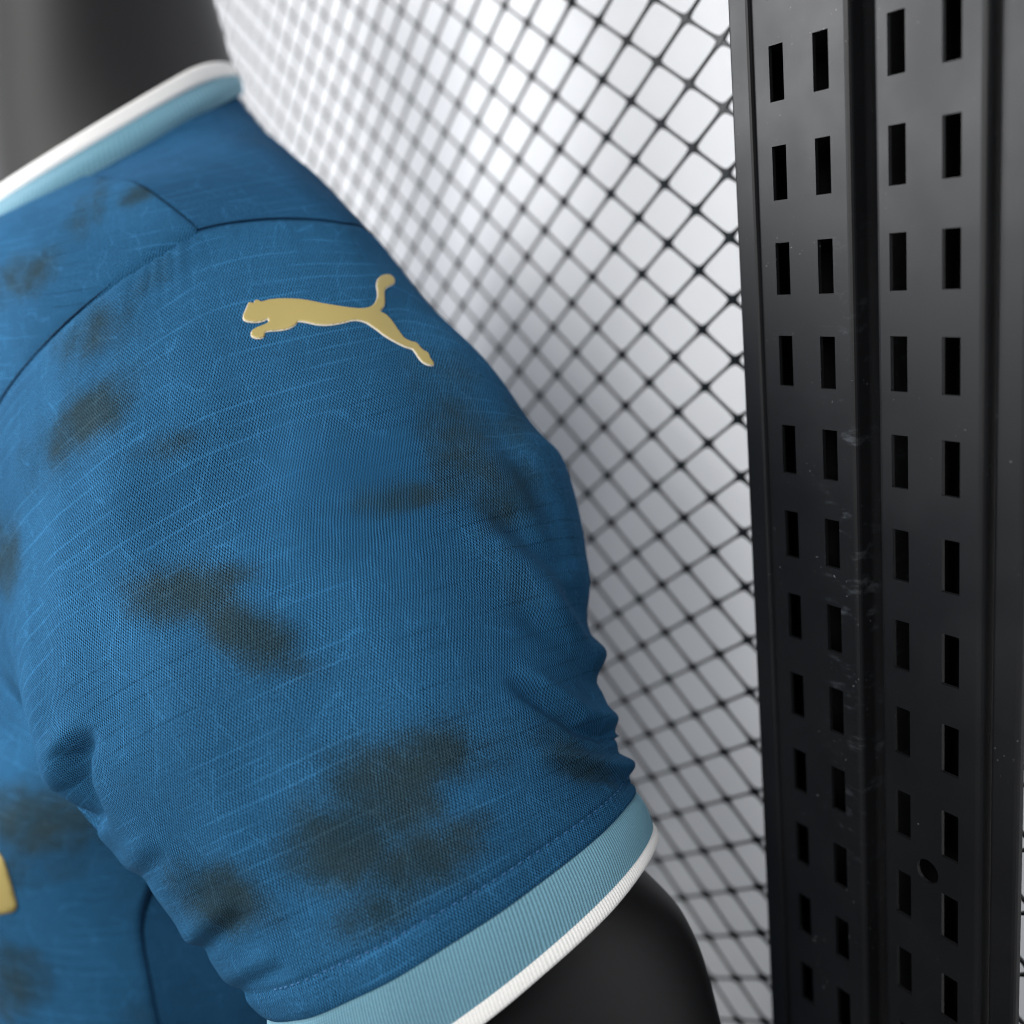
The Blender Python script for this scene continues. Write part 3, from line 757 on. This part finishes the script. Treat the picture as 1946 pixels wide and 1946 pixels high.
def emblem(outline, bvh, grow, h, wround, step, name, mat, parent, zbase=0.0):
    P = np.array(outline, float)
    Q = []
    for i in range(len(P)):
        a, b = P[i], P[(i + 1) % len(P)]; n = max(1, int(np.linalg.norm(b - a) / step * 1.2))
        for k in range(n): Q.append(a + (b - a) * k / n)
    P = np.array(Q)
    for _ in range(1): P = P * .7 + (np.roll(P, 1, 0) + np.roll(P, -1, 0)) * .15
    tn = np.roll(P, -1, 0) - np.roll(P, 1, 0); tn /= np.linalg.norm(tn, axis=1, keepdims=True)
    nn = np.stack([tn[:, 1], -tn[:, 0]], 1)
    area2 = (P[:, 0] * np.roll(P[:, 1], -1) - P[:, 1] * np.roll(P[:, 0], -1)).sum()
    if area2 < 0: nn = -nn
    P = P + nn * grow
    def sdist(X):
        a = P; b = np.roll(P, -1, 0); d = b - a; L2 = (d * d).sum(1)
        q = X[:, None] - a[None]; t = np.clip((q * d).sum(-1) / L2, 0, 1); r = q - t[..., None] * d
        return np.sqrt((r * r).sum(-1)).min(1)
    def inside(X):
        c = np.zeros(len(X), bool); a = P; b = np.roll(P, -1, 0)
        for i in range(len(P)):
            (x1, y1), (x2, y2) = a[i], b[i]
            if y1 == y2: continue
            m = ((y1 > X[:, 1]) != (y2 > X[:, 1])) & (X[:, 0] < (x2 - x1) * (X[:, 1] - y1) / (y2 - y1) + x1); c ^= m
        return c
    lo, hi = P.min(0), P.max(0)
    gx, gy = np.meshgrid(np.arange(lo[0], hi[0], step), np.arange(lo[1], hi[1], step)); gx = gx + (np.arange(gx.shape[0]) % 2)[:, None] * step / 2
    X = np.stack([gx.ravel(), gy.ravel()], 1); X = X[inside(X)]; ds = sdist(X); X = X[ds > step * .5]
    A = np.concatenate([P, X]); nP = len(P)
    vv, ee, ff, ov, _, _ = delaunay_2d_cdt([Vector(a) for a in A], [(i, (i + 1) % nP) for i in range(nP)], [], 1, 1e-6)
    A = np.array([(v.x, v.y) for v in vv])
    dd = sdist(A); t = np.clip(dd / wround, 0, 1); hh = h * np.sqrt(1 - (1 - t) ** 2)
    V, keep = [], []
    for (x, y), hgt in zip(A, hh):
        loc, n, i = hit(bvh, x, y)
        if loc is None: loc, n = Vector(W(x, y, .37)), -Vector(W(x, y, 1)).normalized()
        if n.dot(-loc) < 0: n = -n
        V.append(loc + n * (zbase + hgt))
    V = [np.array(v) for v in V]
    f = [tuple(t) for t in ff]
    # skirt down to the cloth
    edge = {}
    for t in f:
        for a, b in zip(t, t[1:] + t[:1]): edge[(a, b)] = 1
    bound = [(a, b) for (a, b) in edge if (b, a) not in edge]
    low = {}
    for a, b in bound:
        for k in (a, b):
            if k not in low:
                dirv = V[k] / np.linalg.norm(V[k]); low[k] = len(V); V.append(V[k] + dirv * (zbase + .0006))
        f.append((a, low[a], low[b], b))
    o = mesh(name, V, f, mat, parent)
    return o
catpx = [(430 + x / 4.493, 490 + y / 4.493) for x, y in CAT]
emb = emblem(catpx, bvhS, -0.1, .00028, 1.8, 1.7, 'emblem', m_gold, sleeve, .00022)
emb['label'] = 'raised gold leaping cat emblem'
emblem([(x - .4, y + .9) for x, y in catpx], bvhS, 0.7, .00026, 1.3, 2.0, 'emblem_edge', m_cream, sleeve, .00008)

# --- print on the chest (only its corner is in view)
bvhF = BVHTree.FromPolygons([tuple(p) for p in Gf.reshape(-1, 3)], grid_faces(*Gf.shape[:2]))
pr = [(-70, 1575), (-10, 1606), (8, 1632), (20, 1668), (35, 1722), (30, 1732), (0, 1738), (-70, 1752)]
cp = emblem(pr, bvhF, 0, .0003, 3, 7, 'chest_print', m_gold, jersey, .0004)
cp['label'] = 'corner of a gold print on the chest'

# --- collar
ph = np.radians(np.linspace(0, 360, 720, endpoint=False)); ca, sa = np.cos(ph), np.sin(ph)
c0 = np.stack([XC + RX * ca, YC + RY * sa, ZC + TL * sa], -1)
outv = np.stack([ca, sa, 0 * ca], -1)
NR = 260
ribc = .5 + .5 * np.sin(np.arange(720) / 720 * 2 * math.pi * 180)
bend_ = np.clip((np.degrees(ph) - 25) / 50, 0, 1) * np.clip((155 - np.degrees(ph)) / 50, 0, 1); bend_ = (bend_ * bend_ * (3 - 2 * bend_))[:, None]
def loop(u):    # u in metres up the band from its seam; the band leans out a little at the nape
    u = u * (1 - .34 * bend_)
    return c0 + outv * (.0035 - .28 * u + .0016 * np.sin(np.minimum(u / .011, 1) * math.pi)) + np.array([0, 0, 1.]) * (u * .95 - .0012)
us = np.linspace(-.001, .0125, 12)
Gk = np.stack([loop(u) for u in us])
Gk = Gk + outv[None] * (ribc * .0003)[None, :, None]
collar = mesh('collar', Gk.reshape(-1, 3), [f for f in grid_faces(12, 720, True)], m_sky, jersey,
              uv=np.stack(np.broadcast_arrays(np.linspace(0, .45, 720)[None], us[:, None]), -1).reshape(-1, 2), attrs={'rib': np.broadcast_to(ribc[None], (12, 720)).ravel()})
Gk2 = []
for q in np.linspace(0, 1, 20):
    if q < .55: u = .0122 + .0068 * q / .55; Gk2.append(loop(u) + outv * (.0012 * math.sin(min(1, q / .2) * math.pi / 2)))
    else:
        a = (q - .55) / .45 * math.pi; Gk2.append(loop(.0190) + outv * (-.0012 + .0024 * math.cos(a)) + np.array([0, 0, 1.]) * .0018 * math.sin(a) - np.array([0, 0, 1.]) * .008 * max(0, q - .85) / .15)
Gk2 = np.stack(Gk2)
mesh('white_edge', Gk2.reshape(-1, 3), grid_faces(20, 720, True), m_white, collar,
     uv=np.stack(np.broadcast_arrays(np.linspace(0, .45, 720)[None], np.linspace(0, .02, 20)[:, None]), -1).reshape(-1, 2), attrs={'rib': np.full(20 * 720, .85)})

# ------------------------------------------------------------------ the mannequin
mann = empty('mannequin', (XC, .15, -.70), 'charcoal grey mannequin with bare neck and arm wearing the blue jersey', 'mannequin')
# neck and trunk (trunk runs inside the jersey)
A_ = np.radians(np.linspace(0, 360, 120, endpoint=False)); ca, sa = np.cos(A_), np.sin(A_)
prof = [(.26, .046, .057, .004), (.20, .046, .057, .003), (.15, .047, .060, .001), (.115, .050, .0665, -.003), (.09, .0555, .070, -.005), (.070, .063, .0685, -.004), (.052, .0675, .0635, 0)]
rg_ = []
for z, rx, ry, dy in prof:
    tl = TL * (1 if z < .08 else max(0, 1 - (z - .08) / .08))
    rg_.append(np.stack([XC + rx * ca, YC + .004 + dy + ry * sa, z + tl * sa - .002], -1))
for t in np.linspace(.06, 2.0, 60):
    B = body(t, A_); c = np.array([XC, .15, 0]); inn = B - np.array([XC, .15, 0]); sc2 = .94
    q = B.copy(); q[:, :2] = c[:2] + inn[:, :2] * sc2; q[:, 2] -= .007
    rg_.append(q)
Gm = np.stack(rg_); nM = len(Gm)
Gm2 = cr(np.arange(nM), Gm, np.linspace(0, nM - 1, 260))
fm = grid_faces(260, 120, True); fm += [tuple(range(120))[::-1], tuple(range(259 * 120, 260 * 120))]
mesh('torso', Gm2.reshape(-1, 3), fm, m_mann, mann)
# arm
AL_keep = AL; AL = np.linspace(0, 360, 160, endpoint=False)
ar = [sring((150, 1250, .42), (960, 900, .43), .05, 36), sring((330, 1500, .39), (990, 1250, .42), .05, 32), sring((580, 1840, .368), (1120, 1560, .41), .050, 28),
      sring((640, 2000, .362), (1262, 1728, .412), .0535, 26), sring((690, 2200, .365), (1334, 1935, .415), .051, 25), sring((740, 2500, .375), (1405, 2250, .425), .047, 22), sring((800, 2900, .39), (1440, 2700, .44), .042, 20)]
AL = AL_keep
Ga = cr(np.arange(len(ar)), np.stack(ar), np.linspace(0, len(ar) - 1, 120))
fa = grid_faces(120, 160, True) + [tuple(range(160))[::-1], tuple(range(119 * 160, 120 * 160))]
mesh('arm', Ga.reshape(-1, 3), fa, m_mann, mann)

for o in bpy.data.objects:
    if 'base' in o: del o['base']
